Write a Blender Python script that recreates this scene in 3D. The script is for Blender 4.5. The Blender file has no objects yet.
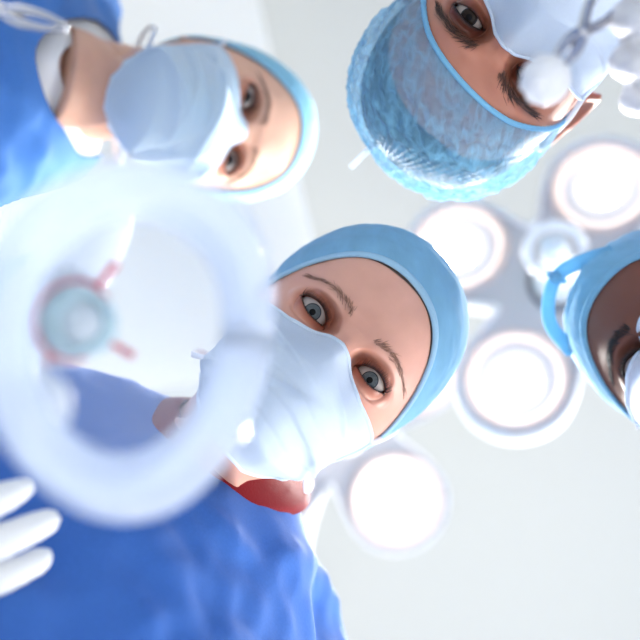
import bpy, bmesh, math, random
import numpy as np
from mathutils import Vector, Matrix, noise, Quaternion

random.seed(7)
rng = np.random.RandomState(7)
SC = bpy.context.scene
COL = SC.collection
PI = math.pi

# ------------------------------------------------------------------ camera, world, light, exposure
CZ = 0.70            # the patient's eye level on the table
FPX = 900.0          # focal length in pixels of the 640 frame
cd = bpy.data.cameras.new('camera')
cam = bpy.data.objects.new('camera', cd)
COL.objects.link(cam)
cam.location = (0, 0, CZ)
cam.rotation_euler = (PI, 0, 0)          # looks straight up; image right = +X, image down = +Y
cd.sensor_width = 36.0
cd.lens = 36.0 * FPX / 640.0
cd.clip_start = 0.01
cd.dof.use_dof = True
cd.dof.focus_distance = 0.615
cd.dof.aperture_fstop = cd.lens / 16.5
SC.camera = cam

W = bpy.data.worlds.new('World')
SC.world = W
W.use_nodes = True
W.node_tree.nodes['Background'].inputs[0].default_value = (0.98, 0.985, 0.975, 1)
W.node_tree.nodes['Background'].inputs[1].default_value = 0.88

SC.view_settings.view_transform = 'Standard'
SC.view_settings.look = 'None'
SC.view_settings.exposure = 0.92
SC.view_settings.gamma = 1.0
SC.view_settings.use_curve_mapping = False
SC.cycles.use_denoising = True
LAMP = 18.0
BEAM = 13.0           # watts of each lens's beam          # radiance of the operating lamps' lenses

# added area light from the lower right, no window there; brightens the faces
kd = bpy.data.lights.new('added_side_light', 'AREA')
kd.shape = 'RECTANGLE'; kd.size = 1.8; kd.size_y = 1.2; kd.energy = 39; kd.spread = math.radians(100); kd.color = (1.0, 0.985, 0.96)
ko = bpy.data.objects.new('added_side_light', kd)
COL.objects.link(ko)
ko.location = (1.9, 2.1, 1.15)
ko.rotation_euler = (Vector((1.9, 2.1, 1.15)) - Vector((0.0, 0.0, 1.12))).to_track_quat('Z', 'Y').to_euler()


def P(px, py, d):
    """World point seen at pixel (px, py), d metres above the camera."""
    return Vector(((px - 320) / FPX * d, (py - 320) / FPX * d, CZ + d))


def lin(c):
    return tuple((v / 12.92 if v <= 0.04045 else ((v + 0.055) / 1.055) ** 2.4) for v in c)


def rgb(r, g, b):
    return lin((r / 255, g / 255, b / 255)) + (1.0,)


# ------------------------------------------------------------------ materials
def new_mat(name):
    m = bpy.data.materials.new(name)
    m.use_nodes = True
    nt = m.node_tree
    return m, nt, nt.nodes['Principled BSDF'], nt.nodes['Material Output']


def add_bump(nt, bs, scale, strength, dist=0.001, detail=4, obj=True, stretch=None):
    tc = nt.nodes.new('ShaderNodeTexCoord')
    n = nt.nodes.new('ShaderNodeTexNoise')
    n.inputs['Scale'].default_value = scale
    n.inputs['Detail'].default_value = detail
    src = tc.outputs['Object']
    if stretch:
        mp = nt.nodes.new('ShaderNodeMapping')
        mp.inputs['Scale'].default_value = stretch
        nt.links.new(src, mp.inputs['Vector'])
        src = mp.outputs['Vector']
    nt.links.new(src, n.inputs['Vector'])
    b = nt.nodes.new('ShaderNodeBump')
    b.inputs['Strength'].default_value = strength
    b.inputs['Distance'].default_value = dist
    nt.links.new(n.outputs['Fac'], b.inputs['Height'])
    nt.links.new(b.outputs['Normal'], bs.inputs['Normal'])
    return n


def simple(name, col, rough=0.5, metal=0.0, bump=None, spec=0.5, emit=None, var=0.0):
    m, nt, bs, out = new_mat(name)
    bs.inputs['Base Color'].default_value = col
    bs.inputs['Roughness'].default_value = rough
    bs.inputs['Metallic'].default_value = metal
    bs.inputs['Specular IOR Level'].default_value = spec
    if emit:
        bs.inputs['Emission Color'].default_value = col
        bs.inputs['Emission Strength'].default_value = emit
    if bump:
        n = add_bump(nt, bs, *bump)
        if var:
            ramp = nt.nodes.new('ShaderNodeMix')
            ramp.data_type = 'RGBA'
            ramp.inputs[6].default_value = tuple(c * (1 - var) for c in col[:3]) + (1,)
            ramp.inputs[7].default_value = tuple(min(1, c * (1 + var)) for c in col[:3]) + (1,)
            nt.links.new(n.outputs['Fac'], ramp.inputs[0])
            nt.links.new(ramp.outputs[2], bs.inputs['Base Color'])
    return m


def cloth(name, col, trans=0.35, rough=0.85, bump=(900, 0.25, 0.0005), var=0.08, clear=0.0, crinkle=0.0):
    """Thin non-woven or woven fabric: diffuse + light coming through; optional see-through share."""
    m, nt, bs, out = new_mat(name)
    bs.inputs['Base Color'].default_value = col
    bs.inputs['Roughness'].default_value = rough
    bs.inputs['Specular IOR Level'].default_value = 0.2
    bs.inputs['Sheen Weight'].default_value = 0.15
    n = add_bump(nt, bs, *bump)
    mix = nt.nodes.new('ShaderNodeMix')
    mix.data_type = 'RGBA'
    mix.inputs[6].default_value = tuple(c * (1 - var) for c in col[:3]) + (1,)
    mix.inputs[7].default_value = tuple(min(1, c * (1 + var)) for c in col[:3]) + (1,)
    nt.links.new(n.outputs['Fac'], mix.inputs[0])
    nt.links.new(mix.outputs[2], bs.inputs['Base Color'])
    tr = nt.nodes.new('ShaderNodeBsdfTranslucent')
    nt.links.new(mix.outputs[2], tr.inputs['Color'])
    ms = nt.nodes.new('ShaderNodeMixShader')
    ms.inputs[0].default_value = trans
    nt.links.new(bs.outputs[0], ms.inputs[1])
    nt.links.new(tr.outputs[0], ms.inputs[2])
    last = ms
    if clear > 0:
        tp = nt.nodes.new('ShaderNodeBsdfTransparent')
        tp.inputs[0].default_value = (0.93, 0.97, 1.0, 1)
        m2 = nt.nodes.new('ShaderNodeMixShader')
        nt.links.new(ms.outputs[0], m2.inputs[1])
        nt.links.new(tp.outputs[0], m2.inputs[2])
        # crinkles: creased lines of the sheer fabric let less through
        tc = nt.nodes.new('ShaderNodeTexCoord')
        vo = nt.nodes.new('ShaderNodeTexNoise')
        vo.inputs['Scale'].default_value = 95
        vo.inputs['Detail'].default_value = 3
        vo.inputs['Distortion'].default_value = .25
        mp = nt.nodes.new('ShaderNodeMapping')
        mp.inputs['Scale'].default_value = (1.0, .35, .8)
        mp.inputs['Rotation'].default_value = (0, .3, .7)
        nt.links.new(tc.outputs['Object'], mp.inputs['Vector'])
        nt.links.new(mp.outputs['Vector'], vo.inputs['Vector'])
        m_a = nt.nodes.new('ShaderNodeMath'); m_a.operation = 'SUBTRACT'; m_a.inputs[1].default_value = .5
        m_b = nt.nodes.new('ShaderNodeMath'); m_b.operation = 'ABSOLUTE'
        nt.links.new(vo.outputs['Fac'], m_a.inputs[0]); nt.links.new(m_a.outputs[0], m_b.inputs[0])
        mr = nt.nodes.new('ShaderNodeMapRange')
        mr.inputs['From Min'].default_value = 0.0
        mr.inputs['From Max'].default_value = 0.13
        mr.inputs['To Min'].default_value = clear - crinkle
        mr.inputs['To Max'].default_value = clear + 0.05
        nt.links.new(m_b.outputs[0], mr.inputs['Value'])
        nt.links.new(mr.outputs[0], m2.inputs[0])
        last = m2
    nt.links.new(last.outputs[0], out.inputs['Surface'])
    return m


def clear_plastic(name, col, clear, trans=0.5, rough=0.12):
    m, nt, bs, out = new_mat(name)
    bs.inputs['Base Color'].default_value = col
    bs.inputs['Roughness'].default_value = rough
    bs.inputs['Coat Weight'].default_value = 0.6
    add_bump(nt, bs, 55, .5, .004, 2)
    tr = nt.nodes.new('ShaderNodeBsdfTranslucent')
    tr.inputs[0].default_value = col
    ms = nt.nodes.new('ShaderNodeMixShader')
    ms.inputs[0].default_value = trans
    nt.links.new(bs.outputs[0], ms.inputs[1])
    nt.links.new(tr.outputs[0], ms.inputs[2])
    tp = nt.nodes.new('ShaderNodeBsdfTransparent')
    tp.inputs[0].default_value = (0.97, 0.985, 1, 1)
    m2 = nt.nodes.new('ShaderNodeMixShader')
    m2.inputs[0].default_value = clear
    nt.links.new(ms.outputs[0], m2.inputs[1])
    nt.links.new(tp.outputs[0], m2.inputs[2])
    nt.links.new(m2.outputs[0], out.inputs['Surface'])
    return m


def skin_mat(name, base, red, dark, rough=0.42, sss=0.12):
    """Skin pigment: base tone, redder lids (tint.r) and dark lash line / brow (tint.g)."""
    m, nt, bs, out = new_mat(name)
    at = nt.nodes.new('ShaderNodeAttribute')
    at.attribute_name = 'tint'
    sp = nt.nodes.new('ShaderNodeSeparateColor')
    nt.links.new(at.outputs['Color'], sp.inputs[0])
    tc = nt.nodes.new('ShaderNodeTexCoord')
    no = nt.nodes.new('ShaderNodeTexNoise')
    no.inputs['Scale'].default_value = 60
    no.inputs['Detail'].default_value = 6
    nt.links.new(tc.outputs['Object'], no.inputs['Vector'])
    m0 = nt.nodes.new('ShaderNodeMix'); m0.data_type = 'RGBA'
    m0.inputs[6].default_value = tuple(c * 0.9 for c in base[:3]) + (1,)
    m0.inputs[7].default_value = tuple(min(1, c * 1.1) for c in base[:3]) + (1,)
    nt.links.new(no.outputs['Fac'], m0.inputs[0])
    m1 = nt.nodes.new('ShaderNodeMix'); m1.data_type = 'RGBA'
    nt.links.new(sp.outputs[0], m1.inputs[0])
    nt.links.new(m0.outputs[2], m1.inputs[6])
    m1.inputs[7].default_value = red
    m2 = nt.nodes.new('ShaderNodeMix'); m2.data_type = 'RGBA'
    nt.links.new(sp.outputs[1], m2.inputs[0])
    nt.links.new(m1.outputs[2], m2.inputs[6])
    m2.inputs[7].default_value = dark
    nt.links.new(m2.outputs[2], bs.inputs['Base Color'])
    bs.inputs['Roughness'].default_value = rough
    bs.inputs['Specular IOR Level'].default_value = 0.32
    bs.inputs['Subsurface Weight'].default_value = sss
    bs.inputs['Subsurface Radius'].default_value = (1.0, 0.35, 0.2)
    bs.inputs['Subsurface Scale'].default_value = 0.006
    n2 = nt.nodes.new('ShaderNodeTexNoise')
    n2.inputs['Scale'].default_value = 900
    n2.inputs['Detail'].default_value = 3
    nt.links.new(tc.outputs['Object'], n2.inputs['Vector'])
    b = nt.nodes.new('ShaderNodeBump')
    b.inputs['Strength'].default_value = 0.12
    b.inputs['Distance'].default_value = 0.0005
    nt.links.new(n2.outputs['Fac'], b.inputs['Height'])
    nt.links.new(b.outputs['Normal'], bs.inputs['Normal'])
    return m


def iris_mat(name, c1, c2):
    m, nt, bs, out = new_mat(name)
    tc = nt.nodes.new('ShaderNodeTexCoord')
    no = nt.nodes.new('ShaderNodeTexNoise')
    no.inputs['Scale'].default_value = 700
    nt.links.new(tc.outputs['Object'], no.inputs['Vector'])
    mx = nt.nodes.new('ShaderNodeMix'); mx.data_type = 'RGBA'
    mx.inputs[6].default_value = c1
    mx.inputs[7].default_value = c2
    nt.links.new(no.outputs['Fac'], mx.inputs[0])
    nt.links.new(mx.outputs[2], bs.inputs['Base Color'])
    bs.inputs['Roughness'].default_value = 0.35
    bs.inputs['Specular IOR Level'].default_value = 0.05
    bs.inputs['Coat Weight'].default_value = 0.22
    bs.inputs['Coat Roughness'].default_value = 0.03
    return m


# ------------------------------------------------------------------ mesh helpers
def link(name, me, mats, parent=None, smooth=True):
    o = bpy.data.objects.new(name, me)
    COL.objects.link(o)
    for m in (mats if isinstance(mats, (list, tuple)) else [mats]):
        me.materials.append(m)
    if smooth:
        me.polygons.foreach_set('use_smooth', [True] * len(me.polygons))
    if parent is not None:
        o.parent = parent
    return o


class Geo:
    """Collects vertices, faces, material indices and tints of one mesh."""
    def __init__(self):
        self.v = []; self.f = []; self.m = []; self.t = []

    def add(self, verts, faces, mat=0, tint=None):
        k = len(self.v)
        verts = [tuple(p) for p in verts]
        self.v += verts
        self.f += [tuple(i + k for i in f) for f in faces]
        self.m += [mat] * len(faces) if isinstance(mat, int) else list(mat)
        self.t += [(0, 0, 0, 1)] * len(verts) if tint is None else [tuple(t) for t in tint]
        return k

    def mesh(self, name, tint=False):
        me = bpy.data.meshes.new(name)
        me.from_pydata(self.v, [], self.f)
        me.polygons.foreach_set('material_index', self.m)
        if tint:
            a = me.attributes.new('tint', 'FLOAT_COLOR', 'POINT')
            a.data.foreach_set('color', np.array(self.t, dtype=np.float32).ravel())
        me.update()
        return me

    def obj(self, name, mats, parent=None, tint=False, smooth=True):
        return link(name, self.mesh(name, tint), mats, parent, smooth)


def tag(o, label=None, cat=None, group=None, kind=None):
    if label: o['label'] = label
    if cat: o['category'] = cat
    if group: o['group'] = group
    if kind: o['kind'] = kind
    return o


def empty(name, loc):
    o = bpy.data.objects.new(name, None)
    o.empty_display_size = 0.05
    COL.objects.link(o)
    o.location = loc
    return o


def adopt(ch, root):
    """Parents a mesh written in world coordinates under its thing."""
    ch.parent = root
    ch.matrix_parent_inverse = Matrix.Translation(-Vector(root.location))
    return ch


def frame_from(d, hint=Vector((0, 0, 1))):
    d = d.normalized()
    if abs(d.dot(hint)) > 0.97:
        hint = Vector((1, 0, 0))
    a = d.cross(hint).normalized()
    return a, a.cross(d).normalized()


def smooth_path(pts, n):
    """Catmull-Rom through pts (lists of floats of any dimension), n samples per span."""
    A = np.array(pts, float)
    if len(A) < 3:
        t = np.linspace(0, 1, n + 1)[:, None]
        return A[0] * (1 - t) + A[1] * t
    B = np.vstack([2 * A[0] - A[1], A, 2 * A[-1] - A[-2]])
    out = []
    for i in range(1, len(B) - 2):
        for k in range(n):
            t = k / n
            p0, p1, p2, p3 = B[i - 1], B[i], B[i + 1], B[i + 2]
            out.append(0.5 * (2 * p1 + (p2 - p0) * t + (2 * p0 - 5 * p1 + 4 * p2 - p3) * t * t + (3 * p1 - p0 - 3 * p2 + p3) * t ** 3))
    out.append(A[-1])
    return np.array(out)


def tube(g, pts, radii, seg=12, n=4, flat=1.0, mat=0, closed=False, hint=None, caps=True):
    """Swept tube through points, radius per point; flat<1 squashes it to a ribbon."""
    if closed:
        path = np.array([list(p) + [r] for p, r in zip(pts, radii)])
    elif n <= 1:
        path = np.array([list(p) + [r] for p, r in zip(pts, radii)])
    else:
        path = smooth_path([list(p) + [r] for p, r in zip(pts, radii)], n)
    N = len(path)
    rings = []
    prev = None
    for i in range(N):
        p = Vector(path[i][:3])
        a = Vector(path[(i + 1) % N][:3]) if (closed or i < N - 1) else p
        b = Vector(path[i - 1][:3]) if (closed or i > 0) else p
        d = (a - b)
        if d.length < 1e-9: d = Vector((0, 0, 1))
        d.normalize()
        if prev is None:
            u, w = frame_from(d, hint or Vector((0, 0, 1)))
        else:
            u = (prev - d * prev.dot(d))
            if u.length < 1e-6: u, _ = frame_from(d)
            u.normalize(); w = d.cross(u).normalized()
        prev = u
        r = max(path[i][3], 1e-5)
        rings.append([p + u * (math.cos(2 * PI * k / seg) * r) + w * (math.sin(2 * PI * k / seg) * r * flat) for k in range(seg)])
    verts = [v for r in rings for v in r]
    faces = []
    for i in range(N if closed else N - 1):
        j = (i + 1) % N
        for k in range(seg):
            faces.append((i * seg + k, i * seg + (k + 1) % seg, j * seg + (k + 1) % seg, j * seg + k))
    if caps and not closed:
        # rounded ends
        for end, sgn in ((0, -1), (N - 1, 1)):
            p = Vector(path[end][:3])
            q = Vector(path[end - sgn][:3]) if N > 1 else p
            d = (p - q).normalized()
            r = path[end][3]
            base = end * seg
            ring_prev = [base + k for k in range(seg)]
            for a in (0.5, 0.85):
                k0 = len(verts)
                for k in range(seg):
                    v = rings[end][k]
                    verts.append(p + (v - p) * math.cos(a * PI / 2) + d * (r * math.sin(a * PI / 2) * flat))
                for k in range(seg):
                    f = (ring_prev[k], ring_prev[(k + 1) % seg], k0 + (k + 1) % seg, k0 + k)
                    faces.append(f if sgn > 0 else f[::-1])
                ring_prev = [k0 + k for k in range(seg)]
            k0 = len(verts)
            verts.append(p + d * (r * flat))
            for k in range(seg):
                f = (ring_prev[k], ring_prev[(k + 1) % seg], k0)
                faces.append(f if sgn > 0 else f[::-1])
    g.add(verts, faces, mat)


def loft(g, secs, seg=28, mat=0, expn=2.3):
    """Closed loft through elliptical sections (centre, side vector, depth vector)."""
    n = len(secs)
    verts, faces = [], []
    for c, a, b in secs:
        for k in range(seg):
            t = 2 * PI * k / seg
            ct, st = math.cos(t), math.sin(t)
            e = 2 / expn
            verts.append(c + a * (abs(ct) ** e * (1 if ct >= 0 else -1)) + b * (abs(st) ** e * (1 if st >= 0 else -1)))
    for i in range(n - 1):
        for k in range(seg):
            faces.append((i * seg + k, i * seg + (k + 1) % seg, (i + 1) * seg + (k + 1) % seg, (i + 1) * seg + k))
    faces.append(tuple(range(seg))[::-1])
    faces.append(tuple((n - 1) * seg + k for k in range(seg)))
    g.add(verts, faces, mat)


def fuse(g, voxel, smooth=4):
    """Fuses the overlapping closed shells of g into one continuous skin."""
    me = g.mesh('tmp')
    o = bpy.data.objects.new('tmp', me)
    COL.objects.link(o)
    md = o.modifiers.new('r', 'REMESH')
    md.mode = 'VOXEL'; md.voxel_size = voxel
    dg = bpy.context.evaluated_depsgraph_get()
    ev = o.evaluated_get(dg)
    m2 = ev.to_mesh()
    nv = len(m2.vertices)
    V = np.empty(nv * 3); m2.vertices.foreach_get('co', V); V = V.reshape(-1, 3)
    F = [tuple(p.vertices) for p in m2.polygons]
    E = np.array([tuple(e.vertices) for e in m2.edges])
    ev.to_mesh_clear()
    bpy.data.objects.remove(o); bpy.data.meshes.remove(me)
    deg = np.zeros(nv); np.add.at(deg, E[:, 0], 1); np.add.at(deg, E[:, 1], 1)
    for _ in range(smooth):
        S = np.zeros_like(V)
        np.add.at(S, E[:, 0], V[E[:, 1]]); np.add.at(S, E[:, 1], V[E[:, 0]])
        V = 0.4 * V + 0.6 * S / np.maximum(deg, 1)[:, None]
    return V, F


def normals(V, F):
    N = np.zeros_like(V)
    for f in F:
        a, b, c = V[f[0]], V[f[1]], V[f[2]]
        n = np.cross(b - a, c - a)
        for i in f: N[i] += n
    return N / np.maximum(np.linalg.norm(N, axis=1), 1e-12)[:, None]


def fbm(p, sc, off=0.0):
    q = Vector((p[0] * sc + off, p[1] * sc - off, p[2] * sc + 2 * off))
    return noise.noise(q) + 0.5 * noise.noise(q * 2.1) + 0.25 * noise.noise(q * 4.3)


def ridge(p, sc, off=0.0):
    q = Vector((p[0] * sc + off, p[1] * sc - off, p[2] * sc + 2 * off))
    return (1 - abs(noise.noise(q)) * 2) + 0.5 * (1 - abs(noise.noise(q * 2.3)) * 2)


# ------------------------------------------------------------------ the head (millimetres; x = own left, -y = forward, z = up; origin between the eyes)
TAB = np.array([
    # z, front, back, half width
    (20, -24, 168, 74), (0, -20.5, 167, 73), (-15, -22, 163, 71), (-30, -25, 157, 69), (-50, -29, 147, 65), (-70, -29, 135, 58),
    (-90, -26, 127, 49), (-102, -24, 124, 40), (-110, -18, 122, 36), (-114, -4, 120, 38), (-118, 14, 119, 46), (-126, 28, 118, 50), (-150, 34, 118, 52)], float)[::-1]


def herm(x, X, Y):
    m = np.gradient(Y, X)
    i = np.clip(np.searchsorted(X, x) - 1, 0, len(X) - 2)
    h = X[i + 1] - X[i]; t = (x - X[i]) / h
    return ((2 * t ** 3 - 3 * t ** 2 + 1) * Y[i] + (t ** 3 - 2 * t ** 2 + t) * h * m[i] + (-2 * t ** 3 + 3 * t ** 2) * Y[i + 1] + (t ** 3 - t ** 2) * h * m[i + 1])


def sect(z):
    z = np.asarray(z, float)
    q = np.clip((z - 20) / 92, 0, 1)
    S = np.maximum(1 - q ** 2.3, 0) ** (1 / 2.3)
    up = z >= 20
    zz = np.minimum(z, 20)
    f = np.where(up, 75 - 99 * S, herm(zz, TAB[:, 0], TAB[:, 1]))
    b = np.where(up, 75 + 93 * S, herm(zz, TAB[:, 0], TAB[:, 2]))
    w = np.where(up, 74 * S, herm(zz, TAB[:, 0], TAB[:, 3]))
    return f, b, w


def gs(u, s):
    return np.exp(-0.5 * (u / s) ** 2)


def sstep(x, a, b):
    t = np.clip((x - a) / (b - a), 0, 1)
    return t * t * (3 - 2 * t)


EX = 31.0      # half the distance between the eyes


def lid_curves(dx, op):
    t = np.clip((dx + 14) / 28, 0, 1)
    base = -1.6 + 2.8 * t
    up = base + 6.0 * op * np.sin(PI * t ** 0.85) ** 0.8
    lo = base - 4.9 * op * np.sin(PI * t ** 1.15) ** 0.85
    return up, lo


def head_xyz(phi, z, K):
    """Skin of the head at angle phi (0 = forward) and height z. K: per-person shape."""
    f, b, w = sect(z)
    w = w * (1 - K.get('jaw', 0) * sstep(-z, 15, 70))
    yc = (f + b) / 2
    c, s = np.cos(phi), np.sin(phi)
    e = 2 / 2.15
    x = w * np.sign(s) * np.abs(s) ** e
    y = yc - np.where(c > 0, yc - f, b - yc) * np.sign(c) * np.abs(c) ** e
    wt = sstep(c, 0.05, 0.35)
    xs = np.abs(x)
    d = np.zeros_like(y)
    d -= K['brow'] * gs(z - (17 - 0.006 * (xs - 26) ** 2), 5.5) * np.exp(-((xs - 27) / 19) ** 4)
    d += 2.5 * gs(z - 3, 6) * gs(x, 8)
    N = np.interp(z, [-60, -54, -48, -42, -30, -15, -5, 4, 12], [0, 4, 15, 21, 18, 13, 8.5, 4.0, .5])
    sx = np.interp(z, [-55, -42, -25, -5, 8], [10, 8.5, 7, 5.6, 7])
    d -= N * gs(x, sx)
    d += K['orbit'] * gs(xs - 32, 14) * gs(z - 3, 9)
    d -= 4.5 * gs(xs - 40, 15) * gs(z + 33, 13)
    d += 2.2 * gs(xs - 56, 9) * gs(z - 18, 14)          # temple
    d -= 2.0 * gs(xs - 32, 16) * gs(z - 55, 16)         # frontal eminence
    d += 2.0 * gs(x, 16) * gs(z + 68, 2.2) * (xs < 30)  # mouth line
    d -= 3.5 * gs(x, 15) * gs(z + 63, 3.5)
    d -= 4.0 * gs(x, 13) * gs(z + 74, 4.0)
    y = y + d * wt
    # lids over the eyeball
    dx = xs - EX; dz = z
    q = (dx / 19.5) ** 2 + (dz / 11.5) ** 2
    cx = np.where(dx < 0, 0.90, 0.94)
    L = -np.sqrt(np.maximum(13.3 ** 2 - (cx * dx) ** 2 - dz ** 2, 0.5))
    Wl = (1 - sstep(q, 0.55, 1.45)) * (wt > 0.3)
    y = (1 - Wl) * y + Wl * L
    up, lo = lid_curves(dx, K['open'])
    inr = np.exp(-(dx / 14) ** 4) * (c > 0)
    y += inr * (0.9 * gs(z - up - 4.2, 0.8) - 1.0 * gs(z - up - 6.6, 1.6) + 0.1 * gs(z - lo + 5.5, 1.0))
    return x, y


def shell_normal(x, y, z):
    f, b, w = sect(np.minimum(z, 108))
    yc = (f + b) / 2
    n = np.stack([x / 74 ** 2, (y - yc) / 97 ** 2, np.where(z > 20, (z - 20), 0) / 92 ** 2], -1)
    return n / np.maximum(np.linalg.norm(n, axis=-1), 1e-9)[..., None]


def head_geo(g, M, K, gaze):
    xf = np.arange(-60, 60.1, 0.8)
    pf = np.sign(xf) * np.arcsin((np.abs(xf) / 73.5) ** (2.15 / 2))
    pb = np.linspace(pf[-1], 2 * PI + pf[0], 62)[1:-1]
    phi = np.concatenate([pf, pb])
    zz = np.concatenate([np.arange(-150, -116, 4), np.arange(-116, -60, 2.0), np.arange(-60, -16, 1.6), np.arange(-16, 18, 0.75), np.arange(18, 60, 1.6), 20 + 92 * np.sin(np.linspace(math.asin(40 / 92), PI / 2, 22))])
    zz = np.minimum(zz, 111.99)
    PH, ZZ = np.meshgrid(phi, zz)
    X, Y = head_xyz(PH, ZZ, K)
    R, Cn = X.shape
    xs = np.abs(X)
    dx = xs - EX
    up, lo = lid_curves(dx, K['open'])
    front = np.cos(PH) > 0.2
    inside = (np.abs(dx) < 14) & (ZZ < up) & (ZZ > lo) & front
    V = np.stack([X, Y, ZZ], -1).reshape(-1, 3)
    ins = inside.ravel()
    faces = []
    keep_cnt = {}
    for r in range(R - 1):
        for c in range(Cn):
            c2 = (c + 1) % Cn
            f = (r * Cn + c, r * Cn + c2, (r + 1) * Cn + c2, (r + 1) * Cn + c)
            if all(ins[i] for i in f): continue
            faces.append(f)
    # snap the rim of each eye opening to the lid line
    used = {}
    for f in faces:
        for i in f:
            if ins[i]: used.setdefault(i, 1)
    tt = np.linspace(-14, 14, 400)
    u_, l_ = lid_curves(tt, K['open'])
    curve = np.concatenate([np.stack([tt, u_], -1), np.stack([tt[::-1], l_[::-1]], -1)])
    for i in used:
        s = 1 if V[i, 0] > 0 else -1
        p = np.array([abs(V[i, 0]) - EX, V[i, 2]])
        j = np.argmin(((curve - p) ** 2).sum(1))
        q = curve[j]
        V[i, 0] = s * (EX + q[0]); V[i, 2] = q[1]
        cx = 0.90 if q[0] < 0 else 0.94
        V[i, 1] = -math.sqrt(max(13.3 ** 2 - (cx * q[0]) ** 2 - q[1] ** 2, 0.5))
    # tints
    dist = np.zeros(len(V))
    lid = ((dx.ravel() / 21) ** 2 + ((V[:, 2] - 1.5) / 13) ** 2)
    red = K['lid_red'] * (1 - sstep(lid, 0.25, 1.1)) * (np.cos(PH).ravel() > 0.2)
    red = np.maximum(red, K['lid_red'] * 0.55 * gs(dx.ravel() + 16, 5) * gs(V[:, 2] - 3, 8))
    dup = V[:, 2] - up.ravel(); dlo = lo.ravel() - V[:, 2]
    eyezone = (np.abs(dx.ravel()) < 14.6) & (np.cos(PH).ravel() > 0.2)
    dark = np.where(eyezone, np.maximum(0.95 * np.exp(-np.maximum(dup, 0) / 1.1) * (dup > -1), 0.65 * np.exp(-np.maximum(dlo, 0) / 0.8) * (dlo > -1)), 0)
    bz = 17.5 - 0.009 * (xs.ravel() - 33) ** 2 + K['brow_z']
    brow = K['brow_dark'] * gs(V[:, 2] - bz, K['brow_w']) * sstep(xs.ravel(), 10, 16) * (1 - sstep(xs.ravel(), 48, 55)) * (np.cos(PH).ravel() > 0.2)
    dark = np.maximum(dark, brow)
    blush = 0.25 * gs(xs.ravel() - 38, 14) * gs(V[:, 2] + 24, 10) + 0.2 * gs(V[:, 0], 14) * gs(V[:, 2] - 12, 12)
    red = np.maximum(red, blush)
    tint = np.stack([red, dark, np.zeros_like(red), np.ones_like(red)], -1)
    def tw(A): return [M @ Vector(p) for p in A]
    # caps: pole
    k0 = g.add(tw(V), faces, 0, tint)
    base = [k0 + i for i in range(Cn)]
    g.f.append(tuple(base)[::-1]); g.m.append(0)
    # lid rims turned in to the eyeball
    edge = {}
    for f in faces:
        for a, b in zip(f, f[1:] + f[:1]):
            if ins[a] and ins[b]:
                edge[(min(a, b), max(a, b))] = edge.get((min(a, b), max(a, b)), []) + [(a, b)]
    rim = {}
    rv, rt = [], []
    for e, l in edge.items():
        if len(l) == 1:
            for i in e:
                if i not in rim:
                    s = 1 if V[i, 0] > 0 else -1
                    ddx, ddz = abs(V[i, 0]) - EX, V[i, 2]
                    ye = -math.sqrt(max(12.0 ** 2 - ddx ** 2 - ddz ** 2, 0)) if ddx ** 2 + ddz ** 2 < 143 else 2.0
                    rim[i] = len(rv)
                    rv.append((s * (EX + ddx * 0.975), max(ye + 0.5, V[i, 1] + 0.3), ddz * 0.94))
    kr = g.add(tw(rv), [], 0, [(0.9, 0.12, 0, 1)] * len(rv))
    for e, l in edge.items():
        if len(l) == 1:
            a, b = l[0]
            g.f.append((k0 + b, k0 + a, kr + rim[a], kr + rim[b])); g.m.append(0)
    # eyeballs: slots 1 sclera, 2 iris, 3 pupil, 4 limbus
    Mi = M.inverted()
    for s in (1, -1):
        c = Vector((s * EX, 0, 0))
        gd = (Mi @ gaze - c).normalized()
        a, b = frame_from(gd)
        angs = [0, 4, 8, 10.5, 12, 16, 20, 24, 27, 28.5, 31, 36, 44, 55, 70, 85, 100]
        seg = 40
        verts = [c + gd * 12.25]
        fs, ms = [], []
        for q in angs[1:]:
            qa = math.radians(q)
            r = 12.0 + 0.25 * max(0, math.cos(min(q / 30, 1) * PI / 2))
            for k in range(seg):
                t = 2 * PI * k / seg
                verts.append(c + gd * (r * math.cos(qa)) + (a * math.cos(t) + b * math.sin(t)) * (r * math.sin(qa)))
        for k in range(seg):
            fs.append((0, 1 + k, 1 + (k + 1) % seg)); ms.append(3)
        for i in range(1, len(angs) - 1):
            mid = (angs[i] + angs[i + 1]) / 2
            m = 3 if mid < 10.5 else 2 if mid < 27 else 4 if mid < 31 else 1
            for k in range(seg):
                fs.append((1 + (i - 1) * seg + k, 1 + i * seg + k, 1 + i * seg + (k + 1) % seg, 1 + (i - 1) * seg + (k + 1) % seg)); ms.append(m)
        g.add(tw(verts), fs, ms)
    # ears
    for s in (1, -1):
        nr, nt_ = 10, 28
        verts, fs = [], []
        for i in range(nr + 1):
            r = i / nr
            for k in range(nt_):
                t = 2 * PI * k / nt_
                yy = 18 * r * math.cos(t) * (1.0 if math.sin(t) > 0 else 0.8)
                zz_ = 32 * r * math.sin(t)
                out = 4 + 9 * r * (0.6 + 0.4 * math.cos(t)) + 4.5 * math.exp(-((r - 0.88) / 0.12) ** 2) - 6 * math.exp(-((r - 0.3) / 0.22) ** 2)
                if math.cos(t) < -0.55: out -= 6 * r
                out *= K.get('ear', 1)
                verts.append((s * (70.5 - (7 if 'jaw' in K else 0) + out), 88 + yy + 4 * r * math.sin(t), -8 + zz_))
        for i in range(nr):
            for k in range(nt_):
                f = (i * nt_ + k, i * nt_ + (k + 1) % nt_, (i + 1) * nt_ + (k + 1) % nt_, (i + 1) * nt_ + k)
                fs.append(f if s < 0 else f[::-1])
        # back of the ear
        k1 = len(verts)
        for k in range(nt_):
            t = 2 * PI * k / nt_
            verts.append((s * 68, 88 + 12 * math.cos(t), -8 + 24 * math.sin(t)))
        for k in range(nt_):
            f = (nr * nt_ + k, nr * nt_ + (k + 1) % nt_, k1 + (k + 1) % nt_, k1 + k)
            fs.append(f if s < 0 else f[::-1])
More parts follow.
